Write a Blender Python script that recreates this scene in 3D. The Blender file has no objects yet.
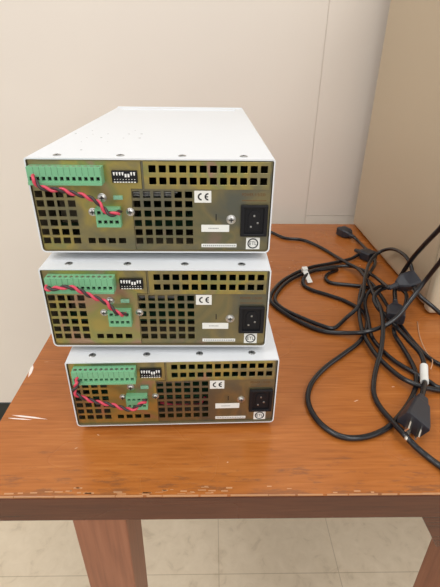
import bpy, bmesh, math, random
from mathutils import Vector, Matrix
random.seed(4)
PI = math.pi
scn = bpy.context.scene
C = scn.collection
TZ = 0.75            # height of the table top
G = 0.0085           # height of the rubber feet
W, H, D = 0.215, 0.087, 0.4177
mm = 0.001

# ------------------------------------------------------------------ materials
def new_mat(name):
    m = bpy.data.materials.new(name); m.use_nodes = True
    nt = m.node_tree
    return m, nt, nt.nodes['Principled BSDF']

def mat(name, col, rough=0.5, metal=0.0, spec=0.5, coat=0.0, bump=0.0, bscale=300):
    m, nt, b = new_mat(name)
    b.inputs['Base Color'].default_value = (*col, 1)
    b.inputs['Roughness'].default_value = rough
    b.inputs['Metallic'].default_value = metal
    b.inputs['Specular IOR Level'].default_value = spec
    b.inputs['Coat Weight'].default_value = coat
    tc = nt.nodes.new('ShaderNodeTexCoord')
    n = nt.nodes.new('ShaderNodeTexNoise'); n.inputs['Scale'].default_value = bscale
    nt.links.new(tc.outputs['Object'], n.inputs['Vector'])
    if bump:
        bp = nt.nodes.new('ShaderNodeBump'); bp.inputs['Strength'].default_value = bump
        bp.inputs['Distance'].default_value = 0.0005
        nt.links.new(n.outputs['Fac'], bp.inputs['Height'])
        nt.links.new(bp.outputs['Normal'], b.inputs['Normal'])
    return m

def ramp(nt, stops):
    r = nt.nodes.new('ShaderNodeValToRGB')
    el = r.color_ramp.elements
    while len(el) < len(stops): el.new(0.5)
    for e, (p, c) in zip(el, stops):
        e.position = p; e.color = (*c, 1)
    return r

def wood(name, stops, rough=(0.17, 0.36), scale=1.0, axis='X', wear=True):
    m, nt, b = new_mat(name)
    L = nt.links
    tc = nt.nodes.new('ShaderNodeTexCoord')
    mp = nt.nodes.new('ShaderNodeMapping')
    mp.inputs['Scale'].default_value = {'X': (1.6, 16, 16), 'Z': (22, 22, 1.6)}[axis]
    L.new(tc.outputs['Object'], mp.inputs['Vector'])
    n = nt.nodes.new('ShaderNodeTexNoise'); n.inputs['Scale'].default_value = 3.0 * scale
    n.inputs['Detail'].default_value = 8; n.inputs['Roughness'].default_value = 0.62; n.inputs['Distortion'].default_value = 0.5
    L.new(mp.outputs['Vector'], n.inputs['Vector'])
    mp2 = nt.nodes.new('ShaderNodeMapping')
    mp2.inputs['Scale'].default_value = {'X': (11, 170, 170), 'Z': (120, 120, 6)}[axis]
    L.new(tc.outputs['Object'], mp2.inputs['Vector'])
    n2 = nt.nodes.new('ShaderNodeTexNoise'); n2.inputs['Scale'].default_value = 2.0
    n2.inputs['Detail'].default_value = 5
    L.new(mp2.outputs['Vector'], n2.inputs['Vector'])
    blotch = nt.nodes.new('ShaderNodeTexNoise'); blotch.inputs['Scale'].default_value = 5
    blotch.inputs['Detail'].default_value = 3
    L.new(tc.outputs['Object'], blotch.inputs['Vector'])
    a1 = nt.nodes.new('ShaderNodeMath'); a1.operation = 'MULTIPLY_ADD'; a1.inputs[1].default_value = 0.42
    L.new(n2.outputs['Fac'], a1.inputs[0])
    a0 = nt.nodes.new('ShaderNodeMath'); a0.operation = 'MULTIPLY'; a0.inputs[1].default_value = 0.36
    L.new(n.outputs['Fac'], a0.inputs[0]); L.new(a0.outputs[0], a1.inputs[2])
    a2 = nt.nodes.new('ShaderNodeMath'); a2.operation = 'MULTIPLY_ADD'; a2.inputs[1].default_value = 0.22
    L.new(blotch.outputs['Fac'], a2.inputs[0]); L.new(a1.outputs[0], a2.inputs[2])
    r = ramp(nt, stops); L.new(a2.outputs[0], r.inputs['Fac'])
    col = r.outputs['Color']
    if wear:   # pale scuffs and worn lacquer in short streaks
        mp3 = nt.nodes.new('ShaderNodeMapping'); mp3.inputs['Scale'].default_value = (6, 28, 28)
        L.new(tc.outputs['Object'], mp3.inputs['Vector'])
        n3 = nt.nodes.new('ShaderNodeTexNoise'); n3.inputs['Scale'].default_value = 4; n3.inputs['Detail'].default_value = 9
        n3.inputs['Roughness'].default_value = 0.7
        L.new(mp3.outputs['Vector'], n3.inputs['Vector'])
        r3 = ramp(nt, [(0.68, (0, 0, 0)), (0.78, (1, 1, 1))]); L.new(n3.outputs['Fac'], r3.inputs['Fac'])
        mx = nt.nodes.new('ShaderNodeMix'); mx.data_type = 'RGBA'
        sc = nt.nodes.new('ShaderNodeMath'); sc.operation = 'MULTIPLY'; sc.inputs[1].default_value = 0.45
        L.new(r3.outputs['Color'], sc.inputs[0]); L.new(sc.outputs[0], mx.inputs['Factor'])
        L.new(col, mx.inputs['A']); mx.inputs['B'].default_value = (0.62, 0.36, 0.18, 1)
        col = mx.outputs['Result']
    if wear:   # dark rubbed stains, thickest along the front edge
        mp4 = nt.nodes.new('ShaderNodeMapping'); mp4.inputs['Scale'].default_value = (9, 40, 40); mp4.inputs['Location'].default_value = (3.3, 1.7, 0)
        L.new(tc.outputs['Object'], mp4.inputs['Vector'])
        n4 = nt.nodes.new('ShaderNodeTexNoise'); n4.inputs['Scale'].default_value = 3; n4.inputs['Detail'].default_value = 8; n4.inputs['Roughness'].default_value = 0.7
        L.new(mp4.outputs['Vector'], n4.inputs['Vector'])
        sp = nt.nodes.new('ShaderNodeSeparateXYZ'); L.new(tc.outputs['Object'], sp.inputs[0])
        my = nt.nodes.new('ShaderNodeMapRange'); my.inputs['From Min'].default_value = -0.0817; my.inputs['From Max'].default_value = -0.02
        my.inputs['To Min'].default_value = 0.13; my.inputs['To Max'].default_value = 0.0
        L.new(sp.outputs['Y'], my.inputs['Value'])
        ay = nt.nodes.new('ShaderNodeMath'); ay.operation = 'ADD'; L.new(n4.outputs['Fac'], ay.inputs[0]); L.new(my.outputs['Result'], ay.inputs[1])
        r4 = ramp(nt, [(0.62, (0, 0, 0)), (0.70, (1, 1, 1))]); L.new(ay.outputs[0], r4.inputs['Fac'])
        s4 = nt.nodes.new('ShaderNodeMath'); s4.operation = 'MULTIPLY'; s4.inputs[1].default_value = 0.55
        L.new(r4.outputs['Color'], s4.inputs[0])
        m4 = nt.nodes.new('ShaderNodeMix'); m4.data_type = 'RGBA'; L.new(s4.outputs[0], m4.inputs['Factor'])
        L.new(col, m4.inputs['A']); m4.inputs['B'].default_value = (0.16, 0.065, 0.03, 1); col = m4.outputs['Result']
    L.new(col, b.inputs['Base Color'])
    rr = nt.nodes.new('ShaderNodeMapRange'); rr.inputs['To Min'].default_value = rough[0]; rr.inputs['To Max'].default_value = rough[1]
    L.new(blotch.outputs['Fac'], rr.inputs['Value']); L.new(rr.outputs['Result'], b.inputs['Roughness'])
    bp = nt.nodes.new('ShaderNodeBump'); bp.inputs['Strength'].default_value = 0.25; bp.inputs['Distance'].default_value = 0.0006
    L.new(n2.outputs['Fac'], bp.inputs['Height']); L.new(bp.outputs['Normal'], b.inputs['Normal'])
    return m

WOOD = wood('lacquered_orange_wood', [(0.34, (0.26, 0.080, 0.015)), (0.47, (0.375, 0.115, 0.021)), (0.56, (0.425, 0.138, 0.028)), (0.70, (0.52, 0.205, 0.055))])
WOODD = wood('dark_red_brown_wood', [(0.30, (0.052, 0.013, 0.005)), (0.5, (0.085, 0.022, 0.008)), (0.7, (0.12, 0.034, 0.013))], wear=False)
WOODL = wood('red_brown_leg_wood', [(0.30, (0.17, 0.058, 0.028)), (0.5, (0.27, 0.098, 0.048)), (0.7, (0.34, 0.135, 0.070))], axis='Z', wear=False, rough=(0.35, 0.5))

def zinc(name, stops):
    m, nt, b = new_mat(name)
    L = nt.links
    oi = nt.nodes.new('ShaderNodeObjectInfo')
    tc = nt.nodes.new('ShaderNodeTexCoord')
    ad = nt.nodes.new('ShaderNodeVectorMath'); ad.operation = 'ADD'
    sc = nt.nodes.new('ShaderNodeVectorMath'); sc.operation = 'SCALE'; sc.inputs['Scale'].default_value = 7.0
    cb = nt.nodes.new('ShaderNodeCombineXYZ')
    L.new(oi.outputs['Random'], cb.inputs[0]); L.new(oi.outputs['Random'], cb.inputs[1])
    L.new(cb.outputs[0], sc.inputs[0]); L.new(tc.outputs['Object'], ad.inputs[0]); L.new(sc.outputs[0], ad.inputs[1])
    n = nt.nodes.new('ShaderNodeTexNoise'); n.inputs['Scale'].default_value = 16; n.inputs['Detail'].default_value = 4
    n.inputs['Distortion'].default_value = 1.0
    L.new(ad.outputs[0], n.inputs['Vector'])
    r = ramp(nt, stops)
    L.new(n.outputs['Fac'], r.inputs['Fac']); L.new(r.outputs['Color'], b.inputs['Base Color'])
    b.inputs['Metallic'].default_value = 0.9
    b.inputs['Roughness'].default_value = 0.36
    n2 = nt.nodes.new('ShaderNodeTexNoise'); n2.inputs['Scale'].default_value = 60; n2.inputs['Detail'].default_value = 2
    L.new(tc.outputs['Object'], n2.inputs['Vector'])
    bp = nt.nodes.new('ShaderNodeBump'); bp.inputs['Strength'].default_value = 0.25; bp.inputs['Distance'].default_value = 0.001
    L.new(n2.outputs['Fac'], bp.inputs['Height']); L.new(bp.outputs['Normal'], b.inputs['Normal'])
    return m
ZINC = zinc('yellow_zinc_plated_steel', [(0.30, (0.22, 0.215, 0.145)), (0.42, (0.35, 0.30, 0.15)), (0.50, (0.50, 0.40, 0.13)), (0.57, (0.35, 0.35, 0.14)), (0.66, (0.46, 0.31, 0.21))])
ZINCG = zinc('greyed_zinc_plated_steel', [(0.30, (0.175, 0.18, 0.145)), (0.42, (0.22, 0.205, 0.14)), (0.52, (0.30, 0.255, 0.135)), (0.60, (0.22, 0.215, 0.13)), (0.70, (0.30, 0.225, 0.17))])
WHITE = mat('white_powder_coat', (0.68, 0.70, 0.72), 0.42, bump=0.15, bscale=1500)
INNER = mat('dull_inner_steel', (0.16, 0.13, 0.085), 0.6, 0.3)
GREEN = mat('green_terminal_plastic', (0.17, 0.42, 0.23), 0.38)
GREEN2 = mat('pale_green_cap', (0.20, 0.40, 0.27), 0.35)
HOLE = mat('black_recess', (0.008, 0.008, 0.009), 0.8)
BLACK = mat('black_plastic', (0.006, 0.006, 0.008), 0.5, spec=0.3)
BLACKR = mat('black_cord_jacket', (0.009, 0.009, 0.011), 0.19, bump=0.1, bscale=400)
PLUGM = mat('moulded_plug_plastic', (0.018, 0.019, 0.026), 0.42, bump=0.2, bscale=600)
RED = mat('red_wire', (0.58, 0.05, 0.09), 0.4)
BLKW = mat('black_wire', (0.035, 0.022, 0.022), 0.4)
CHROME = mat('bright_steel', (0.55, 0.54, 0.52), 0.28, 1.0)
SCREWD = mat('dull_screw_steel', (0.42, 0.42, 0.41), 0.35, 1.0)
PAPER = mat('white_label_paper', (0.74, 0.74, 0.70), 0.55)
INK = mat('black_ink', (0.02, 0.02, 0.022), 0.6)
GREYINK = mat('faded_grey_ink', (0.30, 0.30, 0.30), 0.6)
BROWNINK = mat('brown_ink', (0.16, 0.075, 0.02), 0.6)
TOGGLE = mat('white_toggle', (0.82, 0.82, 0.80), 0.4)
RUBBER = mat('black_rubber', (0.02, 0.02, 0.02), 0.7)
BOARD = mat('green_circuit_board', (0.03, 0.10, 0.05), 0.4)
FIN = mat('aluminium_fin', (0.60, 0.60, 0.60), 0.35, 0.8)
CAB = mat('beige_cabinet_paint', (0.48, 0.385, 0.265), 0.42, bump=0.3, bscale=500)
CAB2 = mat('beige_bezel_plastic', (0.55, 0.46, 0.33), 0.5, bump=0.3, bscale=500)
BASEB = mat('black_vinyl_base', (0.012, 0.016, 0.014), 0.5)
BRASS = mat('plug_blade', (0.75, 0.70, 0.62), 0.25, 1.0)
SCRATCH = mat('pale_scratch', (0.60, 0.37, 0.23), 0.6)
SCRW = mat('white_scratch', (0.85, 0.74, 0.66), 0.6)
WORN = mat('bare_worn_wood', (0.50, 0.25, 0.115), 0.6)
TIE = mat('tan_twine', (0.52, 0.30, 0.18), 0.6)

def wall_mat():
    m, nt, b = new_mat('beige_wall_paint')
    tc = nt.nodes.new('ShaderNodeTexCoord')
    n = nt.nodes.new('ShaderNodeTexNoise'); n.inputs['Scale'].default_value = 3; n.inputs['Detail'].default_value = 3
    nt.links.new(tc.outputs['Object'], n.inputs['Vector'])
    r = ramp(nt, [(0.35, (0.675, 0.61, 0.54)), (0.65, (0.70, 0.635, 0.56))])
    nt.links.new(n.outputs['Fac'], r.inputs['Fac']); nt.links.new(r.outputs['Color'], b.inputs['Base Color'])
    b.inputs['Roughness'].default_value = 0.6
    return m
WALL = wall_mat()

def floor_mat():
    m, nt, b = new_mat('beige_vinyl_tile')
    L = nt.links
    tc = nt.nodes.new('ShaderNodeTexCoord')
    mp = nt.nodes.new('ShaderNodeMapping'); mp.inputs['Location'].default_value = (-0.0585, -0.247, 0)
    L.new(tc.outputs['Object'], mp.inputs['Vector'])
    br = nt.nodes.new('ShaderNodeTexBrick'); br.offset = 0; br.squash = 1
    br.inputs['Scale'].default_value = 1; br.inputs['Brick Width'].default_value = 0.2965
    br.inputs['Row Height'].default_value = 0.2965; br.inputs['Mortar Size'].default_value = 0.0011
    br.inputs['Mortar Smooth'].default_value = 0.3
    br.inputs['Color1'].default_value = (1, 1, 1, 1); br.inputs['Color2'].default_value = (0.95, 0.95, 0.95, 1)
    br.inputs['Mortar'].default_value = (0.70, 0.67, 0.63, 1)
    L.new(mp.outputs['Vector'], br.inputs['Vector'])
    n = nt.nodes.new('ShaderNodeTexNoise'); n.inputs['Scale'].default_value = 26; n.inputs['Detail'].default_value = 5
    n.inputs['Roughness'].default_value = 0.65; n.inputs['Distortion'].default_value = 0.7
    L.new(tc.outputs['Object'], n.inputs['Vector'])
    r = ramp(nt, [(0.25, (0.56, 0.46, 0.33)), (0.42, (0.70, 0.59, 0.435)), (0.7, (0.76, 0.65, 0.49))])
    L.new(n.outputs['Fac'], r.inputs['Fac'])
    mx = nt.nodes.new('ShaderNodeMix'); mx.data_type = 'RGBA'; mx.blend_type = 'MULTIPLY'; mx.inputs['Factor'].default_value = 1
    L.new(r.outputs['Color'], mx.inputs['A']); L.new(br.outputs['Color'], mx.inputs['B'])
    L.new(mx.outputs['Result'], b.inputs['Base Color']); b.inputs['Roughness'].default_value = 0.4
    return m
FLOOR = floor_mat()

# ------------------------------------------------------------------ mesh helpers
def obj(name, bm, m, parent=None, smooth=False, bevel=0, seg=2):
    me = bpy.data.meshes.new(name); bm.normal_update(); bm.to_mesh(me); bm.free()
    for k in (m if isinstance(m, (list, tuple)) else [m]): me.materials.append(k)
    o = bpy.data.objects.new(name, me); C.objects.link(o)
    if parent: o.parent = parent
    if smooth:
        for p in me.polygons: p.use_smooth = True
    if bevel:
        b = o.modifiers.new('bevel', 'BEVEL'); b.width = bevel; b.segments = seg; b.limit_method = 'ANGLE'; b.angle_limit = math.radians(40)
    return o

def box(bm, x0, x1, y0, y1, z0, z1, mi=0):
    v = [bm.verts.new((x, y, z)) for x in (x0, x1) for y in (y0, y1) for z in (z0, z1)]
    for f in ((0, 1, 3, 2), (4, 6, 7, 5), (0, 4, 5, 1), (2, 3, 7, 6), (0, 2, 6, 4), (1, 5, 7, 3)):
        bm.faces.new([v[i] for i in f]).material_index = mi
    return v

def lathe(bm, prof, n=20, M=Matrix(), mi=0):
    """profile of (radius, height) turned about local z"""
    rings = []
    for r, h in prof:
        rings.append([bm.verts.new(M @ Vector((r * math.cos(2 * PI * i / n), r * math.sin(2 * PI * i / n), h))) for i in range(n)])
    for a, b in zip(rings, rings[1:]):
        for i in range(n):
            f = bm.faces.new((a[i], a[(i + 1) % n], b[(i + 1) % n], b[i])); f.material_index = mi
    bm.faces.new(rings[0][::-1]).material_index = mi
    bm.faces.new(rings[-1]).material_index = mi

def prism(bm, poly, y0, y1, mi=0):
    """polygon in x,z pushed along y"""
    a = [bm.verts.new((x, y0, z)) for x, z in poly]; b = [bm.verts.new((x, y1, z)) for x, z in poly]
    n = len(poly)
    for i in range(n): bm.faces.new((a[i], a[(i + 1) % n], b[(i + 1) % n], b[i])).material_index = mi
    bm.faces.new(a[::-1]).material_index = mi; bm.faces.new(b).material_index = mi
    bmesh.ops.recalc_face_normals(bm, faces=bm.faces)

def catmull(P, n):
    P = [Vector(p) for p in P]
    Q = [P[0] * 2 - P[1]] + P + [P[-1] * 2 - P[-2]]
    out = []
    for i in range(1, len(Q) - 2):
        for k in range(n):
            t = k / n
            out.append(0.5 * ((2 * Q[i]) + (-Q[i - 1] + Q[i + 1]) * t + (2 * Q[i - 1] - 5 * Q[i] + 4 * Q[i + 1] - Q[i + 2]) * t * t + (-Q[i - 1] + 3 * Q[i] - 3 * Q[i + 1] + Q[i + 2]) * t ** 3))
    out.append(P[-1])
    return out

def tube(bm, pts, r, n=10, mi=0):
    pts = [Vector(p) for p in pts]
    T = [(pts[min(i + 1, len(pts) - 1)] - pts[max(i - 1, 0)]).normalized() for i in range(len(pts))]
    N = T[0].orthogonal().normalized()
    rings = []
    for i, p in enumerate(pts):
        N = (N - T[i] * N.dot(T[i])).normalized(); B = T[i].cross(N)
        rr = r[i] if isinstance(r, (list, tuple)) else r
        rings.append([bm.verts.new(p + (N * math.cos(2 * PI * k / n) + B * math.sin(2 * PI * k / n)) * rr) for k in range(n)])
    for a, b in zip(rings, rings[1:]):
        for i in range(n):
            bm.faces.new((a[i], a[(i + 1) % n], b[(i + 1) % n], b[i])).material_index = mi
    bm.faces.new(rings[0][::-1]); bm.faces.new(rings[-1])

def frame(p, d, up=(0, 0, 1)):
    """local x = d, local z = up-ish"""
    x = Vector(d).normalized(); u = Vector(up); y = u.cross(x).normalized(); z = x.cross(y)
    M = Matrix((x, y, z)).transposed().to_4x4(); M.translation = Vector(p)
    return M

def plate(bm, u0, u1, v0, v1, holes, y0=0.0, y1=0.001, ox=-W / 2, oz=0.0):
    """flat sheet with rectangular holes punched through; u,v in mm, holes (uc,vc,w,h)"""
    R = [(a - w / 2, a + w / 2, c - h / 2, c + h / 2) for a, c, w, h in holes]
    us = sorted({u0, u1} | {round(x, 3) for r in R for x in r[:2]}); vs = sorted({v0, v1} | {round(x, 3) for r in R for x in r[2:]})
    us = [u for u in us if u0 <= u <= u1]; vs = [v for v in vs if v0 <= v <= v1]
    V = {}
    def vert(u, v, y):
        k = (u, v, y)
        if k not in V: V[k] = bm.verts.new((ox + u * mm, y, oz + v * mm))
        return V[k]
    def solid(i, j):
        if i < 0 or j < 0 or i >= len(us) - 1 or j >= len(vs) - 1: return False
        cu, cv = (us[i] + us[i + 1]) / 2, (vs[j] + vs[j + 1]) / 2
        return not any(r[0] < cu < r[1] and r[2] < cv < r[3] for r in R)
    for i in range(len(us) - 1):
        for j in range(len(vs) - 1):
            if not solid(i, j): continue
            a, b, c, d = us[i], us[i + 1], vs[j], vs[j + 1]
            bm.faces.new([vert(a, c, y0), vert(b, c, y0), vert(b, d, y0), vert(a, d, y0)])
            bm.faces.new([vert(a, c, y1), vert(a, d, y1), vert(b, d, y1), vert(b, c, y1)])
            if not solid(i - 1, j): bm.faces.new([vert(a, c, y0), vert(a, d, y0), vert(a, d, y1), vert(a, c, y1)])
            if not solid(i + 1, j): bm.faces.new([vert(b, c, y0), vert(b, c, y1), vert(b, d, y1), vert(b, d, y0)])
            if not solid(i, j - 1): bm.faces.new([vert(a, c, y0), vert(a, c, y1), vert(b, c, y1), vert(b, c, y0)])
            if not solid(i, j + 1): bm.faces.new([vert(a, d, y0), vert(b, d, y0), vert(b, d, y1), vert(a, d, y1)])

def text_obj(name, s, size, m, parent, loc, depth=0.0001, width=None):
    """lettering lying in the x,z plane and facing -y, centred at loc"""
    cu = bpy.data.curves.new(name, 'FONT'); cu.body = s; cu.size = size; cu.extrude = depth
    cu.align_x = 'CENTER'; cu.align_y = 'CENTER'
    t = bpy.data.objects.new(name, cu); C.objects.link(t)
    bpy.context.view_layer.update()
    me = bpy.data.meshes.new_from_object(t.evaluated_get(bpy.context.evaluated_depsgraph_get()))
    bpy.data.objects.remove(t); bpy.data.curves.remove(cu)
    xs = [v.co.x for v in me.vertices]
    k = width / (max(xs) - min(xs)) if width else 1
    for v in me.vertices:
        x, y, z = v.co; v.co = (x * k, -z, y)
    me.materials.clear(); me.materials.append(m); me.name = name
    o = bpy.data.objects.new(name, me); C.objects.link(o); o.parent = parent; o.location = loc
    return o

def thing(name, label, cat, loc=(0, 0, 0), rz=0, group=None):
    o = bpy.data.objects.new(name, None); C.objects.link(o); o.empty_display_size = 0.05
    o.location = loc; o.rotation_euler = (0, 0, rz); o['label'] = label; o['category'] = cat
    if group: o['group'] = group
    return o

def struct(name, bm, m, parent=None, bevel=0):
    o = obj(name, bm, m, parent, bevel=bevel)
    if not parent: o['kind'] = 'structure'
    return o

# ------------------------------------------------------------------ the room
bm = bmesh.new(); box(bm, -2.2, 2.6, -1.6, 0.72, -0.05, 0.0); struct('floor', bm, FLOOR)
bm = bmesh.new()                                   # wall panels with a fine vertical and a horizontal joint
xj, zj, g = 0.2815, TZ + 0.008, 0.0008
box(bm, -2.2, 2.6, 0.7218, 0.80, 0, 2.6)
for x0, x1, z0, z1 in ((-2.2, xj - g, 0.0, 2.6), (xj + g, 2.6, 0.0, zj - g * 0.4), (xj + g, 2.6, zj + g * 0.4, 2.6)):
    box(bm, x0, x1, 0.72, 0.7218, z0, z1)
struct('wall_back', bm, WALL)
bm = bmesh.new(); prism(bm, [(0.7205 - 0.006, 0.0), (0.7205, 0.0), (0.7205, 0.122), (0.7205 - 0.004, 0.119)], -2.2, 2.6)
for v in bm.verts: v.co = (v.co.y, v.co.x, v.co.z)
bmesh.ops.recalc_face_normals(bm, faces=bm.faces)
struct('baseboard_back', bm, BASEB)

# ------------------------------------------------------------------ the table
TX0, TX1, TY0, TY1, TH = -0.2004, 0.78, -0.0817, 0.678, 0.0365
t = thing('wooden_table', 'scuffed orange-brown wooden table carrying the stacked instruments, cords and beige cabinet', 'table', (0, 0, 0))
bm = bmesh.new(); box(bm, TX0, TX1, TY0, TY1, TZ - 0.003, TZ); obj('tabletop', bm, WOOD, t, bevel=0.001)
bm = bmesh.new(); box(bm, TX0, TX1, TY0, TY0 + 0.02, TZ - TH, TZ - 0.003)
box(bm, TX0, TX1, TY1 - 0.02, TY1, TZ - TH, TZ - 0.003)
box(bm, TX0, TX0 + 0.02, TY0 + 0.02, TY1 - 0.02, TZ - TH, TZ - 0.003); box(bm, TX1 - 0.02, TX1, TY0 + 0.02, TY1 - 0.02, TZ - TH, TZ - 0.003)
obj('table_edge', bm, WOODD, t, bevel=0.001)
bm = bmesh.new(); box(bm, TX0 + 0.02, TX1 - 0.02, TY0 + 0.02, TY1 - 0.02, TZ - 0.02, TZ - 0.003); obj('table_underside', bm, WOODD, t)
def leg(x, y, w, dep):
    bm = bmesh.new()
    v = box(bm, x, x + w, y, y + dep, 0, TZ - TH + 0.001)
    for q in v:
        if q.co.z < 0.1:
            q.co.x = x + w / 2 + (q.co.x - x - w / 2) * 0.78; q.co.y = y + dep / 2 + (q.co.y - y - dep / 2) * 0.78
    bm.normal_update()
    obj('leg', bm, WOODL, t, bevel=0.0015)
leg(-0.098, TY0 + 0.0005, 0.0526, 0.062)
leg(-0.098, TY1 - 0.065, 0.0526, 0.062)
leg(0.318, TY0 + 0.0005, 0.0526, 0.062)
leg(0.68, TY0 + 0.0005, 0.0526, 0.062)
leg(0.68, TY1 - 0.065, 0.0526, 0.062)
bm = bmesh.new(); zt = TZ - TH + 0.0005
prism(bm, [(0.248, zt), (0.2775, TZ - 0.09), (0.3195, TZ - 0.052), (0.3195, zt)], TY0 + 0.001, TY0 + 0.05)
obj('corner_bracket', bm, WOODD, t, bevel=0.001)
# worn pale line of bare wood along the front arris, and scratches in the lacquer
bm = bmesh.new()
x = TX0 + 0.001
while x < TX1 - 0.02:
    l = random.uniform(0.01, 0.06)
    if random.random() < 0.93:
        box(bm, x, min(x + l, TX1 - 0.001), TY0 - 0.0002, TY0 + random.uniform(0.0003, 0.0009), TZ - random.uniform(0.0008, 0.0016), TZ + 0.0002)
    x += l + random.uniform(0, 0.004)
for k in range(46):
    x = -0.10 + 0.15 * random.random() if k < 26 else random.uniform(-0.19, 0.3)
    l = random.uniform(0.002, 0.009); y = TY0 + abs(random.gauss(0, 0.004)) + 0.001
    box(bm, x, x + l, y, y + random.uniform(0.0005, 0.0016), TZ - 0.0005, TZ + 0.00012)
obj('worn_edge', bm, WORN, t)
def scratch(a, b, w, m=None):
    bm = bmesh.new()
    a, b = Vector((*a, 0)), Vector((*b, 0)); n = Vector((-(b - a).y, (b - a).x, 0)).normalized() * w / 2
    pts = [a, a * 0.75 + b * 0.25 + n, a * 0.35 + b * 0.65 + n * 1.1, b, a * 0.35 + b * 0.65 - n * 0.8, a * 0.75 + b * 0.25 - n]
    lo = [bm.verts.new((p.x, p.y, TZ - 0.0003)) for p in pts]; hi = [bm.verts.new((p.x, p.y, TZ + 0.00012)) for p in pts]
    bm.faces.new(hi); bm.faces.new(lo[::-1])
    for i in range(6): bm.faces.new((lo[i], lo[(i + 1) % 6], hi[(i + 1) % 6], hi[i]))
    bmesh.ops.recalc_face_normals(bm, faces=bm.faces)
    obj('scratch', bm, m or SCRATCH, t)
scratch((-0.1905, 0.0235), (-0.148, 0.0168), 0.0022, SCRW)
scratch((-0.1935, 0.0190), (-0.165, 0.0160), 0.0015, SCRW)
scratch((-0.1995, 0.115), (-0.1965, 0.09), 0.004, SCRW)
for k in range(16):
    x, y = random.uniform(-0.17, 0.36), random.uniform(-0.06, 0.5)
    a = random.uniform(-0.6, 0.6); l = random.uniform(0.002, 0.007)
    scratch((x, y), (x + l * math.cos(a), y + l * math.sin(a)), 0.0011)

# ------------------------------------------------------------------ the beige cabinet
cb = thing('instrument_cabinet', 'large beige metal cabinet standing at the right rear of the table', 'cabinet', (0, 0, TZ))
def rbox(name, x0, x1, y0, y1, z0, z1, m, r, parent):
    bm = bmesh.new(); box(bm, x0, x1, y0, y1, z0, z1); return obj(name, bm, m, parent, bevel=r, seg=4)
rbox('cabinet_body', 0.3905, 0.74, 0.268, 0.672, 0.004, 0.62, CAB, 0.006, cb)
rbox('front_bezel', 0.388, 0.7425, 0.2405, 0.264, 0.002, 0.624, CAB2, 0.008, cb)
bm = bmesh.new(); box(bm, 0.394, 0.737, 0.262, 0.27, 0.006, 0.615); obj('bezel_joint', bm, INNER, cb)
for x in (0.42, 0.71):
    for y in (0.30, 0.64):
        bm = bmesh.new(); lathe(bm, [(0.012, 0), (0.013, 0.006)], 20, Matrix.Translation((x, y, 0))); obj('foot', bm, RUBBER, cb)

# ------------------------------------------------------------------ power supplies
GRID = []
for v in (11.2, 19.7, 28.6, 37.6, 46.6, 55.2):
    for k, u in enumerate((6.2, 15.4, 24.6, 34.2)):
        GRID.append((u, v, 6.7, 6.0))
    for u in (92.4, 101.7, 111.1, 120.5, 129.9, 139.3): GRID.append((u, v, 6.6, 6.0))
for u in (47.8, 57.2, 66.6, 76.2): GRID.append((u, 11.2, 6.6, 5.4))
LG = [h for h in GRID if h[0] < 88]
RG = [h for h in GRID if h[0] > 98.6]
RG0 = [h for h in GRID if 88.6 < h[0] < 98.6]
VENT = [(108.2 + 8.87 * k, v, 6.1, 6.2) for k in range(12) for v in (78.0, 67.6)]
PY = 0.0022          # how far the panel sits inside the rim
def X(u): return -W / 2 + u * mm

def screw(parent, u, v, y, r=0.0033, name='screw', m=CHROME):
    bm = bmesh.new(); M = Matrix.Translation((X(u), y, v * mm)) @ Matrix.Rotation(PI / 2, 4, 'X')
    lathe(bm, [(r * 1.25, 0), (r * 1.25, 0.0004), (r, 0.0006), (r * 0.95, 0.0014), (r * 0.55, 0.0021), (r * 0.2, 0.0022)], 18, M)
    o = obj(name, bm, m, parent, smooth=False)
    bm = bmesh.new()
    s = y - 0.00235
    box(bm, X(u) - r * 0.6, X(u) + r * 0.6, s, s + 0.0008, v * mm - 0.0004, v * mm + 0.0004)
    box(bm, X(u) - 0.0004, X(u) + 0.0004, s - 0.00003, s + 0.0008, v * mm - r * 0.6, v * mm + r * 0.6)
    obj('screw_recess', bm, HOLE, o)

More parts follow.
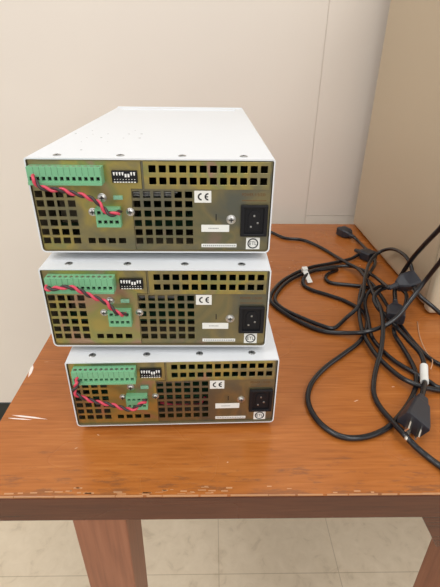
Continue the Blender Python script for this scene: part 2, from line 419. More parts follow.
def make_supply(name, label, loc, rz, wires, du=0, dc=0):
    t = thing(name, label, 'power supply', loc, rz, 'stacked white power supplies')
    # casing: a folded white shell, open to the rear panel
    def loop(x, z0, z1, r, y):
        pts = []
        for cx, cz, a0 in ((x - r, z0 + r, -90), (x - r, z1 - r * 0.4, 0), (-x + r, z1 - r * 0.4, 90), (-x + r, z0 + r, 180)):
            rr = r if cz < H / 2 else r * 0.4
            cxx = (x - rr) if cx > 0 else -(x - rr)
            for k in range(5):
                a = math.radians(a0 + 22.5 * k)
                pts.append(Vector((cxx + rr * math.cos(a), y, cz + rr * math.sin(a))))
        return pts
    bm = bmesh.new()
    o0 = [bm.verts.new(p) for p in loop(W / 2, 0, H, 0.0042, 0)]; o1 = [bm.verts.new(p) for p in loop(W / 2, 0, H, 0.0042, D)]
    th = 0.0013
    i0 = [bm.verts.new(p) for p in loop(W / 2 - th, th, H - th, 0.0032, 0)]; i1 = [bm.verts.new(p) for p in loop(W / 2 - th, th, H - th, 0.0032, D - 0.002)]
    n = len(o0)
    for i in range(n):
        j = (i + 1) % n
        bm.faces.new((o0[i], o0[j], o1[j], o1[i])); bm.faces.new((o0[i], i0[i], i0[j], o0[j]))
        f = bm.faces.new((i0[j], i0[i], i1[i], i1[j])); f.material_index = 1
    bm.faces.new(o1); bm.faces.new(i1[::-1]).material_index = 1
    bmesh.ops.recalc_face_normals(bm, faces=bm.faces)
    obj('casing', bm, [WHITE, INNER], t)
    bm = bmesh.new()                               # raised hem of the cover at the far end
    box(bm, -0.092, 0.092, D - 0.034, D - 0.022, H - 0.0005, H + 0.0016); box(bm, -W/2+0.002, W/2-0.002, D - 0.004, D, H - 0.0005, H + 0.0016)
    obj('cover_hem', bm, WHITE, t, bevel=0.0006)
    for u in (25, 80, 134, 188):
        bm = bmesh.new(); M = Matrix.Translation((X(u), 0.0115, H))
        lathe(bm, [(0.0036, -0.001), (0.0036, 0.0003), (0.0030, 0.0007), (0.0012, 0.0008)], 18, M)
        s = obj('cover_screw', bm, SCREWD, t)
        bm = bmesh.new(); box(bm, X(u) - 0.0018, X(u) + 0.0018, 0.0112, 0.0118, H, H + 0.00095); box(bm, X(u) - 0.0003, X(u) + 0.0003, 0.0097, 0.0133, H, H + 0.00096)
        obj('screw_recess', bm, HOLE, s)
    for x in (-W / 2 + 0.024, W / 2 - 0.024):
        for y in (0.03, D - 0.03):
            bm = bmesh.new(); lathe(bm, [(0.0075, -G), (0.0085, -G + 0.001), (0.009, -0.0001)], 20, Matrix.Translation((x, y, 0)))
            obj('foot', bm, RUBBER, t)
    # rear panel
    bm = bmesh.new(); plate(bm, 98.6, 213.1, 1.8, 84.6, RG + [(h[0], h[1], 6.6, 6.6) for h in VENT], PY, PY + 0.001)
    plate(bm, 88.6, 98.6, 1.8, 60, RG0, PY, PY + 0.001)
    obj('rear_panel', bm, ZINCG, t)
    bm = bmesh.new(); plate(bm, 1.9, 88.2, 1.8, 84.6, LG, PY, PY + 0.001); plate(bm, 88.2, 98.2, 60.4, 84.6, [], PY, PY + 0.001)
    rp = obj('connector_panel', bm, ZINC, t)
    bm = bmesh.new(); plate(bm, 100.5, 211.6, 60.3, 84.4, VENT, PY - 0.0009, PY - 0.0001); obj('vent_plate', bm, ZINC, t, bevel=0.0003)
    bm = bmesh.new(); box(bm, X(1.9), X(213.1), PY, PY + 0.014, 0.0842, 0.0850); box(bm, X(1.9), X(213.1), PY, PY + 0.014, 0.0014, 0.0019)
    obj('panel_flange', bm, ZINC, t)
    # what shows through the holes
    bm = bmesh.new(); box(bm, X(6), X(208), 0.03, 0.36, 0.012, 0.0136); obj('circuit_board', bm, BOARD, t)
    bm = bmesh.new()
    for k in range(5): box(bm, X(89), X(125 + 2 * k), 0.0055 + 0.0015, 0.0085, (52.6 + 1.5 * k) * mm, (53.1 + 1.5 * k) * mm)
    pass
    obj('louvre_slats', bm, FIN, t)
    bm = bmesh.new(); box(bm, X(8), X(36), 0.045, 0.12, 0.0136, 0.055); box(bm, X(44), X(80), 0.06, 0.2, 0.0136, 0.04); obj('transformer', bm, INNER, t)
    # terminal block
    u0, pt = 7.4 + du, 5.1
    tb0, tb1, tp = u0 - 0.6, u0 + 12 * pt + 0.6, 0.0105
    holes = [(u0 + pt * (k + 0.5), 71.3, 3.1, 3.3) for k in range(12)]
    bm = bmesh.new(); plate(bm, tb0, tb1, 66.2, 81.0, holes, PY - tp, PY - tp + 0.0035)
    box(bm, X(tb0), X(tb1), PY - tp + 0.0034, PY - 0.0001, 0.0662, 0.0810)
    box(bm, X(tb0), X(tb1), PY - tp - 0.0012, PY - tp + 0.001, 0.0660, 0.0684)
    blk = obj('terminal_block', bm, GREEN, t)
    bm = bmesh.new()
    for k in range(12):
        u = u0 + pt * (k + 0.5)
        box(bm, X(u - 1.55), X(u + 1.55), PY - tp + 0.0031, PY - tp + 0.0036, 0.0697, 0.0729)
        box(bm, X(u + 2.5), X(u + 2.7), PY - tp - 0.00004, PY - tp + 0.0005, 0.0740, 0.0810)
    obj('wire_entry', bm, HOLE, blk)
    bm = bmesh.new()
    for k in range(12):
        lathe(bm, [(0.0016, -0.0005), (0.0016, 0.00015)], 12, Matrix.Translation((X(u0 + pt * (k + 0.5)), PY - 0.0062, 0.0810)))
    obj('clamp_screw', bm, SCREWD, blk)
    # dip switch
    bm = bmesh.new(); box(bm, X(73.0), X(95.0), PY - 0.0022, PY, 0.0660, 0.0766); ds = obj('dip_switch', bm, BLACK, t, bevel=0.0003)
    for k in range(8):
        u = 75.3 + 2.5 * k; up = k not in (4, 5)
        z = 0.0728 if up else 0.0713
        bm = bmesh.new(); v = box(bm, X(u - 0.75), X(u + 0.75), PY - 0.0034, PY - 0.0020, z, z + 0.0026)
        for q in v:
            if q.co.z < z + 0.001 and up: q.co.x = X(u) + (q.co.x - X(u)) * 0.5
        obj('switch_lever', bm, TOGGLE, ds)
    bm = bmesh.new()
    for k in range(8):
        u = 75.3 + 2.5 * k
        box(bm, X(u - 0.85), X(u + 0.85), PY - 0.0024, PY - 0.0020, 0.0663, 0.0672); box(bm, X(u - 0.4), X(u + 0.4), PY - 0.0024, PY - 0.0020, 0.0688, 0.0694)
    obj('switch_marking', bm, PAPER, ds)
    # small green jack, four screws
    bm = bmesh.new(); box(bm, X(72.2), X(80.6), PY - 0.002, PY, 0.0508, 0.0545); obj('panel_jack', bm, GREEN2, t, bevel=0.0005)
    bm = bmesh.new(); box(bm, X(62.0), X(64.6), PY - 0.001, PY, 0.0455, 0.0545) if False else box(bm, X(85.2), X(85.9), PY - 0.0002, PY, 0.046, 0.053)
    bm.free()
    screw(t, 62.0, 52.2, PY); screw(t, 52.4 + dc * 0.7, 39.0, PY, 0.0031); screw(t, 86.4 + dc * 0.8, 39.2, PY, 0.0031); screw(t, 177.9, 32.4, PY, 0.0036)
    bm = bmesh.new(); box(bm, X(163.6), X(164.5), PY - 0.0002, PY, 0.0315, 0.0375); obj('adjustment_slot', bm, HOLE, t)
    # four-way plug connector
    cp = 0.0065
    hs = [(59.6 + dc + 5.1 * k, v, 3.2, 3.2) for k in range(4) for v in (31.6, 40.2)]
    bm = bmesh.new(); plate(bm, 56.4 + dc, 78.3 + dc, 26.6, 44.4, hs, PY - cp, PY - cp + 0.003); box(bm, X(56.4 + dc), X(78.3 + dc), PY - cp + 0.0029, PY - 0.0001, 0.0266, 0.0444)
    cn = obj('plug_connector', bm, GREEN, t)
    bm = bmesh.new()
    for k in range(4):
        for v in (31.6, 40.2): box(bm, X(59.6 + dc + 5.1 * k - 1.6), X(59.6 + dc + 5.1 * k + 1.6), PY - cp + 0.0026, PY - cp + 0.0031, (v - 1.6) * mm, (v + 1.6) * mm)
    obj('wire_entry', bm, HOLE, cn)
    # twisted leads
    path = catmull([(X(u), y, v * mm) for u, y, v in wires], 14)
    L = 0; seq = [0]
    for a, b in zip(path, path[1:]): L += (b - a).length; seq.append(L)
    for ph, m, nm in ((0, RED, 'red_lead'), (PI, BLKW, 'black_lead')):
        pts = []
        for i, p in enumerate(path):
            T = (path[min(i + 1, len(path) - 1)] - path[max(i - 1, 0)]).normalized()
            A = Vector((0, 1, 0)); A = (A - T * A.dot(T)).normalized(); B = T.cross(A)
            ang = seq[i] / 0.0155 * 2 * PI + ph
            env = 0.00115
            if i < 12: env = 0.00115 + 0.0012 * (1 - i / 12)
            pts.append(p + (A * math.cos(ang) + B * math.sin(ang)) * env)
        bm = bmesh.new(); tube(bm, pts, 0.00135, 8); obj(nm, bm, m, t, smooth=True)
    # mains inlet
    bm = bmesh.new(); plate(bm, 186.6, 211.4, 16.6, 46.6, [(199.0, 31.6, 17.6, 24.4)], PY - 0.0032, PY); inl = obj('power_inlet', bm, BLACK, t, bevel=0.0007)
    bm = bmesh.new(); box(bm, X(189.5), X(208.5), PY + 0.010, PY + 0.0105, 0.0190, 0.0443)
    prism(bm, [(X(193.6), 0.0222), (X(204.4), 0.0222), (X(204.4), 0.0372), (X(201.6), 0.0412), (X(196.4), 0.0412), (X(193.6), 0.0372)], PY - 0.0020, PY + 0.0101)
    box(bm, X(187.4), X(210.6), PY - 0.0012, PY - 0.0002, 0.0175, 0.0457); obj('inlet_core', bm, BLACK, inl, bevel=0.0008)
    for u, v in ((199.0, 36.6), (202.3, 29.8), (196.2, 26.2)):
        bm = bmesh.new(); box(bm, X(u - 0.9), X(u + 0.9), PY - 0.0028, PY - 0.001, (v - 1.9) * mm + 0.001, (v + 1.9) * mm - 0.001)
        obj('inlet_pin', bm, SCREWD, inl, bevel=0.0003)
    text_obj('inlet_rating', 'POWER 115/230', 0.0036, BROWNINK, t, (X(197.6), PY - 0.00015, 0.0556), width=0.021)
    bm = bmesh.new(); box(bm, X(187.2), X(209.5), PY - 0.0001, PY + 0.0002, 0.0499, 0.0505); obj('printed_rule', bm, BROWNINK, t)
    # labels
    def lab(name, u0, u1, v0, v1, lb=None):
        bm = bmesh.new(); box(bm, X(u0), X(u1), PY - 0.0003, PY, v0 * mm, v1 * mm); o = obj(name, bm, PAPER, t)
        if lb: o['label'] = lb
        return o
    ce = lab('certification_label', 144.4, 159.6, 48.2, 59.0)
    # the CE mark from arcs of two equal circles
    bm = bmesh.new()
    for cx, bar in ((150.8, False), (156.9, True)):
        ro, ri = 3.4, 2.0
        prev = None
        for k in range(21):
            a = math.radians(88 + 184 * k / 20)
            q = [bm.verts.new((X(cx + r * math.cos(a)), PY - 0.00042, (53.6 + r * math.sin(a)) * mm)) for r in (ro, ri)]
            if prev: bm.faces.new((prev[0], q[0], q[1], prev[1]))
            prev = q
        if bar: box(bm, X(cx - 2.4), X(cx - 0.1), PY - 0.00043, PY - 0.0003, 0.0531, 0.0541)
    obj('ce_mark', bm, INK, ce)
    sl = lab('serial_label', 150.4, 176.3, 20.4, 27.2, 'small white label with a faint grey line of print')
    bm = bmesh.new(); 
    for k in range(7): box(bm, X(157.0 + 1.4 * k), X(158.0 + 1.4 * k), PY - 0.0004, PY - 0.0002, 0.0234, 0.0243)
    obj('faint_print', bm, GREYINK, sl)
    s2 = lab('narrow_label', 150.4, 183.6, 4.9, 8.3)
    bm = bmesh.new()
    for k in range(17): box(bm, X(151.8 + 1.85 * k), X(153.0 + 1.85 * k), PY - 0.0004, PY - 0.0002, 0.0059, 0.0073)
    obj('faint_print', bm, GREYINK, s2)
    al = lab('approval_label', 192.6, 205.6, 3.0, 14.8)
    bm = bmesh.new(); cx, cz = 199.1, 8.9
    prev = None
    for k in range(33):
        a = 2 * PI * k / 32
        q = [bm.verts.new((X(cx + r * math.cos(a)), PY - 0.00042, (cz + r * math.sin(a)) * mm)) for r in (5.2, 4.0)]
        if prev: bm.faces.new((prev[0], q[0], q[1], prev[1]))
        prev = q
    obj('round_emblem', bm, INK, al)
    text_obj('emblem_letters', 'ETL', 0.0052, INK, al, (X(cx), PY - 0.0004, cz * mm), width=0.0068)
    return t

wt = [(8.6, -.006, 72.0), (10.8, -.0125, 72.4), (14.2, -.014, 66.5), (23.0, -.0135, 63.6), (31.3, -.013, 63.3), (39.4, -.0125, 60.7), (51.6, -.012, 57.4), (61.1, -.0118, 52.2), (65.6, -.0125, 46.9), (70.0, -.0135, 42.4), (76.5, -.0115, 42.0), (78, -.004, 41.6)]
wm = [(9.6, -.006, 72.0), (10.5, -.0135, 74.0), (14.8, -.0165, 74.7), (21.1, -.0165, 75.7), (32.1, -.0165, 76.8), (40.5, -.0160, 73.2), (50.3, -.015, 66.5), (61.4, -.014, 60.2), (67.0, -.0135, 52.7), (73.0, -.0125, 46.3), (77.5, -.005, 41.4)]
wb = [(12.5, -.006, 72.2), (14.0, -.0145, 72.7), (10.6, -.0150, 66.0), (9.8, -.0145, 60.3), (15.7, -.0135, 54.0), (27.8, -.013, 47.3), (44.4, -.0125, 41.8), (57.1, -.0125, 36.2), (65.5, -.014, 37.0), (71.2, -.0135, 41.7), (76.4, -.009, 41.4), (77, -.004, 40.6)]
z0 = TZ + G
s1 = make_supply('power_supply', 'bottom white power supply of the stack of three, standing on the wooden table', (0, 0, z0), 0.0243, wb, 0.6, 0.4)
s2 = make_supply('power_supply', 'middle white power supply, sandwiched between the two others', (-0.0136, 0.0130, z0 + H + G), -0.0033, wm, 0.4, 3.2)
s3 = make_supply('power_supply', 'topmost white power supply of the stack, its whole white lid showing', (-0.0141, 0.0319, z0 + 2 * (H + G)), 0.0029, wt, -3.0, -0.6)
# specks in the lid of the topmost one
bm = bmesh.new()
for x, y, r in [(-.099, .132, 1.6), (-.086, .155, 1.2), (-.079, .128, 1.0), (-.08, .105, .8), (-.065, .106, 1.6), (-.063, .131, 1.3), (-.04, .132, 1.8), (-.026, .133, 2.0), (-.041, .104, 1.1), (-.024, .105, 1.8), (-.068, .036, 1.6), (-.079, .079, .8), (-.053, .081, .7), (-.037, .159, .9)]:
    lathe(bm, [(r * 0.00075, -0.0003), (r * 0.00075, 0.00012)], 10, Matrix.Translation((x, y, H)))
obj('lid_pinhole', bm, GREYINK, s3)
# red leads inside the bottom one, seen low behind its grid
bm = bmesh.new()
tube(bm, catmull([(X(90), 0.012, 0.0215), (X(104), 0.0085, 0.0202), (X(118), 0.0075, 0.0206), (X(132), 0.008, 0.0204), (X(140), 0.02, 0.021)], 8), 0.0016, 8)
obj('inner_red_lead', bm, RED, s1, smooth=True)

# ------------------------------------------------------------------ cords
CORD = {
    'A':[(0.3606, 0.5748, 0.008), (0.3671, 0.5492, 0.006), (0.3642, 0.5, 0.012), (0.3651, 0.4581, 0.014), (0.3586, 0.4141, 0.014), (0.3309, 0.3652, 0.014), (0.3007, 0.3099, 0.014), (0.281, 0.2611, 0.012), (0.268, 0.2121, 0.01), (0.262, 0.1727, 0.009), (0.2636, 0.1326, 0.008), (0.2719, 0.1043, 0.006), (0.2804, 0.0763, 0.009), (0.2969, 0.0611, 0.009), (0.3117, 0.0589, 0.006), (0.3291, 0.0575, 0.004)],
    'B':[(0.3521, 0.48, 0.009), (0.3218, 0.4529, 0.005), (0.2759, 0.4328, 0.004), (0.2318, 0.4138, 0.004), (0.1909, 0.3804, 0.004), (0.1611, 0.3435, 0.004), (0.1402, 0.2986, 0.004), (0.1411, 0.2713, 0.004), (0.158, 0.2395, 0.004), (0.1788, 0.2129, 0.004), (0.2049, 0.1907, 0.004), (0.2371, 0.1823, 0.006), (0.2628, 0.1731, 0.014), (0.292, 0.1799, 0.02), (0.3134, 0.1884, 0.032), (0.3307, 0.198, 0.052), (0.3489, 0.205, 0.0815), (0.3541, 0.19, 0.1187), (0.3579, 0.18, 0.1481)],
    'C':[(0.159, 0.6218, 0.004), (0.1808, 0.6054, 0.004), (0.2063, 0.5706, 0.004), (0.2453, 0.5588, 0.004), (0.2748, 0.5183, 0.004), (0.2954, 0.4701, 0.004), (0.3048, 0.4181, 0.012), (0.3152, 0.3824, 0.016), (0.3145, 0.3288, 0.02), (0.3054, 0.2667, 0.024), (0.3004, 0.2189, 0.024), (0.2872, 0.1715, 0.022), (0.2723, 0.1318, 0.012), (0.2592, 0.1064, 0.006), (0.2462, 0.0785, 0.004), (0.2375, 0.0525, 0.004), (0.2372, 0.0302, 0.004), (0.2415, 0.0074, 0.006), (0.2435, -0.016, 0.012), (0.2521, -0.0315, 0.008), (0.262, -0.0423, 0.004), (0.2692, -0.0535, 0.004), (0.2767, -0.0631, 0.004)],
    'D':[(0.3343, 0.2899, 0.038), (0.3263, 0.294, 0.034), (0.3317, 0.353, 0.018), (0.3194, 0.3995, 0.01), (0.3008, 0.4148, 0.007), (0.2603, 0.4096, 0.005), (0.2234, 0.3915, 0.005), (0.1877, 0.3617, 0.005), (0.1622, 0.3262, 0.005), (0.1464, 0.2864, 0.005), (0.154, 0.2566, 0.005), (0.1785, 0.2288, 0.005), (0.2051, 0.2057, 0.005), (0.2246, 0.1973, 0.005), (0.2502, 0.2243, 0.006), (0.2715, 0.2417, 0.014), (0.2887, 0.2702, 0.022), (0.3085, 0.3248, 0.026), (0.3395, 0.3925, 0.026), (0.3673, 0.422, 0.034), (0.3769, 0.3944, 0.052), (0.375, 0.3434, 0.064), (0.3742, 0.31, 0.062), (0.3717, 0.2848, 0.05), (0.3536, 0.235, 0.0523), (0.3604, 0.228, 0.0438), (0.3758, 0.215, 0.0335), (0.3962, 0.205, 0.02)],
    'E':[(0.3399, 0.17, 0.1952), (0.3357, 0.18, 0.1711), (0.3267, 0.19, 0.1453), (0.3192, 0.2, 0.1186), (0.312, 0.205, 0.0959), (0.3074, 0.205, 0.0765), (0.3391, 0.267, 0.022)],
    'F':[(0.2987, 0.0538, 0.009), (0.3111, 0.0821, 0.009), (0.3202, 0.1033, 0.01), (0.3236, 0.1248, 0.012), (0.3188, 0.1479, 0.014), (0.3128, 0.178, 0.016), (0.3075, 0.2052, 0.018), (0.2993, 0.2283, 0.022), (0.3005, 0.2531, 0.026), (0.3135, 0.2694, 0.03), (0.3311, 0.278, 0.032), (0.3472, 0.2763, 0.032), (0.3561, 0.263, 0.028), (0.3427, 0.2311, 0.024), (0.3246, 0.2116, 0.014), (0.3101, 0.182, 0.008), (0.3093, 0.1518, 0.006), (0.3092, 0.1229, 0.005), (0.3066, 0.0963, 0.004), (0.2963, 0.0687, 0.004), (0.2796, 0.0435, 0.004), (0.2577, 0.0187, 0.004), (0.2337, -0.0026, 0.004), (0.2099, -0.0139, 0.004), (0.1883, -0.0166, 0.004), (0.1725, -0.0101, 0.004), (0.1598, 0.0069, 0.004), (0.1541, 0.029, 0.004), (0.1561, 0.0511, 0.004), (0.1676, 0.0768, 0.004), (0.1908, 0.1049, 0.004), (0.2247, 0.1357, 0.004), (0.2539, 0.1632, 0.005), (0.2777, 0.2057, 0.005), (0.2842, 0.2458, 0.004), (0.2647, 0.2817, 0.004), (0.2407, 0.3026, 0.004), (0.2166, 0.3207, 0.004), (0.206, 0.3398, 0.004), (0.2084, 0.356, 0.01), (0.2301, 0.3815, 0.012), (0.2645, 0.3905, 0.012), (0.2823, 0.4029, 0.004), (0.2605, 0.3851, 0.004), (0.2517, 0.364, 0.004), (0.2589, 0.3479, 0.004), (0.2899, 0.3402, 0.004), (0.3167, 0.3325, 0.004), (0.3373, 0.3194, 0.005)],
    'G':[(0.3647, 0.3028, 0.014), (0.3448, 0.3005, 0.022), (0.3217, 0.2948, 0.024), (0.3008, 0.2808, 0.02), (0.2899, 0.2579, 0.012), (0.2837, 0.2212, 0.008), (0.2741, 0.1719, 0.006), (0.279, 0.1389, 0.005), (0.2879, 0.1141, 0.005), (0.3005, 0.0951, 0.005), (0.315, 0.0763, 0.004), (0.3309, 0.0611, 0.004)],
    'H':[(0.3204, 0.3486, 0.012), (0.3205, 0.3136, 0.018), (0.3227, 0.2882, 0.016), (0.3253, 0.2645, 0.012), (0.325, 0.2269, 0.01), (0.3289, 0.1904, 0.006), (0.3317, 0.1532, 0.005), (0.3373, 0.1264, 0.004), (0.3463, 0.1098, 0.004), (0.3562, 0.1024, 0.004)],
}
def cord_path(k): return catmull([(x, y, TZ + z) for x, y, z in CORD[k]], 8)

def iec_head(parent, p_face, p_back, roll_up=(0, 0, 1), name='connector'):
    """female mains connector: face at p_face, cord leaving at p_back"""
    a, b = Vector(p_face), Vector(p_back); d = (a - b).normalized()
    M = frame(a, d, roll_up)
    bm = bmesh.new()
    secs = [(0, 0.0132, 0.0092), (-0.021, 0.0135, 0.0095), (-0.029, 0.0095, 0.0082), (-0.034, 0.0058, 0.0062)]
    rings = []
    for x, w, h in secs:
        c = 0.0026
        pts = [(-w, -h + c), (-w + c, -h), (w - c, -h), (w, -h + c), (w, h - c), (w - c, h), (-w + c, h), (-w, h - c)]
        rings.append([bm.verts.new(M @ Vector((x, y, z))) for y, z in pts])
    for r0, r1 in zip(rings, rings[1:]):
        for i in range(8): bm.faces.new((r0[i], r0[(i + 1) % 8], r1[(i + 1) % 8], r1[i]))
    bm.faces.new(rings[0][::-1]); bm.faces.new(rings[-1]); bmesh.ops.recalc_face_normals(bm, faces=bm.faces)
    o = obj(name, bm, PLUGM, parent, bevel=0.0006)
    bm = bmesh.new()
    for y, z in ((-0.006, -0.002), (0.006, -0.002), (0, 0.003)):
        for v in box(bm, -0.001, 0.0002, y - 0.001, y + 0.001, z - 0.002, z + 0.002): v.co = M @ v.co
    obj('contact_slot', bm, HOLE, o)
    bm = bmesh.new(); tube(bm, [M @ Vector((-0.030 - 0.002 * k, 0, 0)) for k in range(10)], [0.0058 - 0.00022 * k - (0.0006 if k % 2 else 0) for k in range(10)], 12)
    obj('strain_relief', bm, PLUGM, o)
    return M @ Vector((-0.048, 0, 0))

def cord_thing(label, name='power_cable'):
    return thing(name, label, 'power cord', (0, 0, 0), 0, 'tangled black power cords')
def jacket(parent, pts, r=0.0033):
    bm = bmesh.new(); tube(bm, pts, r, 12); return obj('cord_jacket', bm, BLACKR, parent, smooth=True)

def T3(x, y, z): return Vector((x, y, TZ + z))
# cord with a connector lying farthest back
c = cord_thing('black power cord whose connector lies farthest back, pointing toward the wall')
e = iec_head(c, T3(0.3435, 0.608, 0.0097), T3(0.3575, 0.574, 0.0097)); jacket(c, catmull([e] + [T3(*q) for q in CORD['A'][1:]], 8))
# cord of the wide outer loop
c = cord_thing('black power cord forming the widest loop beside the stack, then rising past the cabinet')
e = iec_head(c, T3(0.3665, 0.449, 0.0110), T3(0.3500, 0.478, 0.0097))
jacket(c, catmull([T3(0.3520, 0.4748, 0.0099)] + [T3(*q) for q in CORD['B'][1:]] + [T3(0.40, 0.175, 0.175), T3(0.455, 0.185, 0.20), T3(0.475, 0.22, 0.205), T3(0.475, 0.2405, 0.205)], 8))
# cord from behind the stack down to the front
c = cord_thing('black power cord running from behind the stack to the front right table edge')
jacket(c, [p for p in catmull([T3(0.13, 0.66, 0.004)] + [T3(*q) for q in CORD['C']] + [T3(0.31, -0.070, 0.004), T3(0.36, -0.060, 0.004)], 8)])
# cord with the raised block connector
c = cord_thing('black power cord with the dark block connector raised highest in front of the cabinet')
e = iec_head(c, T3(0.3640, 0.2600, 0.058), T3(0.3170, 0.2480, 0.046), (0.1, -0.5, 1))
jacket(c, catmull([e] + [T3(*q) for q in CORD['D'][2:]] + [T3(0.43, 0.19, 0.012), T3(0.47, 0.17, 0.004), T3(0.52, 0.16, 0.004)], 8), 0.0032)
tg = obj('cord_tag', bmesh.new(), PAPER, c)
bm = bmesh.new(); M = frame(T3(0.2160, 0.3600, 0.0105), (0.0072, -0.0298, -0.014))
for v in box(bm, -0.015, 0.014, -0.0048, 0.0048, -0.0002, 0.0004): v.co = M @ v.co
for v in box(bm, -0.0215, -0.0145, -0.0050, 0.0050, -0.0035, 0.0040): v.co = M @ v.co
bm.to_mesh(tg.data); bm.free(); tg['label'] = 'white paper tag wrapped on the cord'
# cord rising to the right
c = cord_thing('black power cord climbing steeply to the upper right in front of the cabinet')
e = iec_head(c, T3(0.3160, 0.1990, 0.020), T3(0.3330, 0.2480, 0.026))
jacket(c, catmull([e, T3(0.345, 0.282, 0.030), T3(0.3535, 0.288, 0.050), T3(0.3527, 0.265, 0.0895), T3(0.3483, 0.23, 0.129), T3(0.3499, 0.205, 0.162), T3(0.3530, 0.19, 0.189), T3(0.385, 0.175, 0.225), T3(0.44, 0.19, 0.245), T3(0.455, 0.22, 0.245), T3(0.455, 0.2405, 0.245)], 8), 0.0036)
# cord with the wall plug
c = cord_thing('black power cord ending in a three-prong wall plug with a white label sleeve')
pd = Vector((-0.034, -0.052, 0)); pd.normalize()
pl = Vector((0.2840, 0.0310, TZ + 0.0165))
M = frame(pl, pd, (0.42, -0.30, 1))
bm = bmesh.new(); rings = []
for x, w, h in ((0.0, 0.0062, 0.0058), (0.010, 0.0080, 0.0066), (0.012, 0.0100, 0.0072), (0.043, 0.0145, 0.0100), (0.050, 0.0145, 0.0102)):
    cc = 0.002
    pts = [(-w, -h + cc), (-w + cc, -h), (w - cc, -h), (w, -h + cc), (w, h - cc), (w - cc, h), (-w + cc, h), (-w, h - cc)]
    rings.append([bm.verts.new(M @ Vector((x, y, z))) for y, z in pts])
for r0, r1 in zip(rings, rings[1:]):
    for i in range(8): bm.faces.new((r0[i], r0[(i + 1) % 8], r1[(i + 1) % 8], r1[i]))
bm.faces.new(rings[0][::-1]); bm.faces.new(rings[-1]); bmesh.ops.recalc_face_normals(bm, faces=bm.faces)
wp = obj('wall_plug', bm, PLUGM, c, bevel=0.0006)
for y in (-0.0064, 0.0064):
    bm = bmesh.new()
    for v in box(bm, 0.0495, 0.0665, y - 0.0008, y + 0.0008, -0.0005, 0.0058): v.co = M @ v.co
    obj('plug_blade', bm, BRASS, wp)
bm = bmesh.new(); tube(bm, [M @ Vector((x, 0, -0.0055)) for x in (0.0495, 0.0675, 0.071)], [0.0024, 0.0024, 0.0012], 12); obj('ground_pin', bm, BRASS, wp)
fp = catmull([M @ Vector((0.002, 0, 0)), M @ Vector((-0.006, 0, -0.001)), T3(0.3010, 0.0595, 0.0125)] + [T3(*q) for q in CORD['F'][1:]], 8)
jacket(c, fp, 0.0033)
bm = bmesh.new(); tube(bm, catmull([T3(0.3040, 0.0655, 0.0112), T3(0.3115, 0.0830, 0.0093), T3(0.3185, 0.0995, 0.0097)], 6), 0.0050, 14)
sl = obj('label_sleeve', bm, PAPER, c); sl['label'] = 'white label sleeve around the cord'
# two short runs leaving to the right
c = cord_thing('black power cord running low to the right, passing under the white label sleeve')
jacket(c, catmull([T3(*q) for q in CORD['G']] + [T3(0.40, 0.06, 0.004), T3(0.47, 0.08, 0.004)], 8), 0.0031)
c = cord_thing('black power cord leaving the tangle rightward behind the white label sleeve')
jacket(c, catmull([T3(*q) for q in CORD['H']] + [T3(0.42, 0.10, 0.004), T3(0.50, 0.12, 0.004)], 8), 0.0031)
# thin pale twine by the plug cord
bm = bmesh.new(); tube(bm, catmull([T3(0.364, 0.222, 0.0008), T3(0.3501, 0.1814, 0.0008), T3(0.3432, 0.146, 0.0008), T3(0.3390, 0.119, 0.006), T3(0.3290, 0.100, 0.0125), T3(0.322, 0.089, 0.013)], 8), 0.0007, 6)
o = obj('twine', bm, TIE, None, smooth=True); o['label'] = 'thin pale twine lying on the table beside the plug cord'; o['category'] = 'twine'

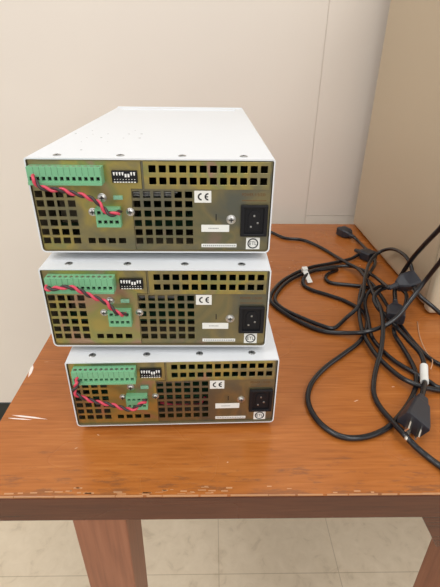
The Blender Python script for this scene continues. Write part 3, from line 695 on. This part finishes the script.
# ------------------------------------------------------------------ light
def area(name, loc, tgt, size, power, col, sy=None):
    l = bpy.data.lights.new(name, 'AREA'); l.energy = power; l.color = col; l.size = size
    if sy: l.shape = 'RECTANGLE'; l.size_y = sy
    o = bpy.data.objects.new(name, l); C.objects.link(o); o.location = loc
    o.rotation_euler = (Vector(tgt) - Vector(loc)).to_track_quat('-Z', 'Y').to_euler()
    return o
area('ceiling_lamp_left', (-0.95, -0.6, 2.5), (-0.95, -0.55, 0), 0.6, 15, (1.0, 0.985, 0.97), 1.2)
area('fill_light_right', (0.3, 0.2, 2.5), (0.3, 0.25, 0), 0.5, 5, (1.0, 0.985, 0.97), 1.2)  # added fill, brightens the table and wall behind the stack
area('fill_light_front', (0.7, -1.3, 2.5), (0.3, 0.2, 0.75), 0.9, 14, (1.0, 0.985, 0.97), 1.0)  # unseen fill added in front to lift the lower lids and right wall
w = bpy.data.worlds.new('room_glow'); scn.world = w; w.use_nodes = True
bg = w.node_tree.nodes['Background']; bg.inputs['Strength'].default_value = 1.0
tcw = w.node_tree.nodes.new('ShaderNodeTexCoord'); sx = w.node_tree.nodes.new('ShaderNodeSeparateXYZ')
w.node_tree.links.new(tcw.outputs['Generated'], sx.inputs[0])
rw = ramp(w.node_tree, [(0.0, (0.05, 0.042, 0.032)), (0.5, (0.46, 0.44, 0.41)), (0.57, (1.55, 1.53, 1.49)), (0.72, (1.1, 1.085, 1.06)), (0.95, (0.30, 0.296, 0.29))])   # the dim lower and bright upper part of the room around
mw = w.node_tree.nodes.new('ShaderNodeMapRange'); mw.inputs['From Min'].default_value = -1
w.node_tree.links.new(sx.outputs['Z'], mw.inputs['Value']); w.node_tree.links.new(mw.outputs['Result'], rw.inputs['Fac'])
w.node_tree.links.new(rw.outputs['Color'], bg.inputs['Color'])

# ------------------------------------------------------------------ camera
cx, cy, cz, yaw, pit, rol, f = 0.0379, -0.3454, 0.3541 + TZ + G, 0.0238, 0.5023, 0.0132, 429.26
fw = Vector((math.sin(yaw) * math.cos(pit), math.cos(yaw) * math.cos(pit), -math.sin(pit)))
rt = Vector((math.cos(yaw), -math.sin(yaw), 0)); up = rt.cross(fw)
r2 = rt * math.cos(rol) + up * math.sin(rol); u2 = up * math.cos(rol) - rt * math.sin(rol)
cam = bpy.data.cameras.new('camera'); co = bpy.data.objects.new('camera', cam); C.objects.link(co)
Mx = Matrix((r2, u2, -fw)).transposed().to_4x4(); Mx.translation = (cx, cy, cz); co.matrix_world = Mx
cam.sensor_fit = 'VERTICAL'; cam.sensor_height = 24.0; cam.lens = 24.0 * f / 587; cam.clip_start = 0.01
scn.camera = co
scn.view_settings.view_transform = 'Standard'; scn.view_settings.look = 'None'; scn.view_settings.gamma = 1
scn.view_settings.use_curve_mapping = False; scn.view_settings.exposure = 0.16
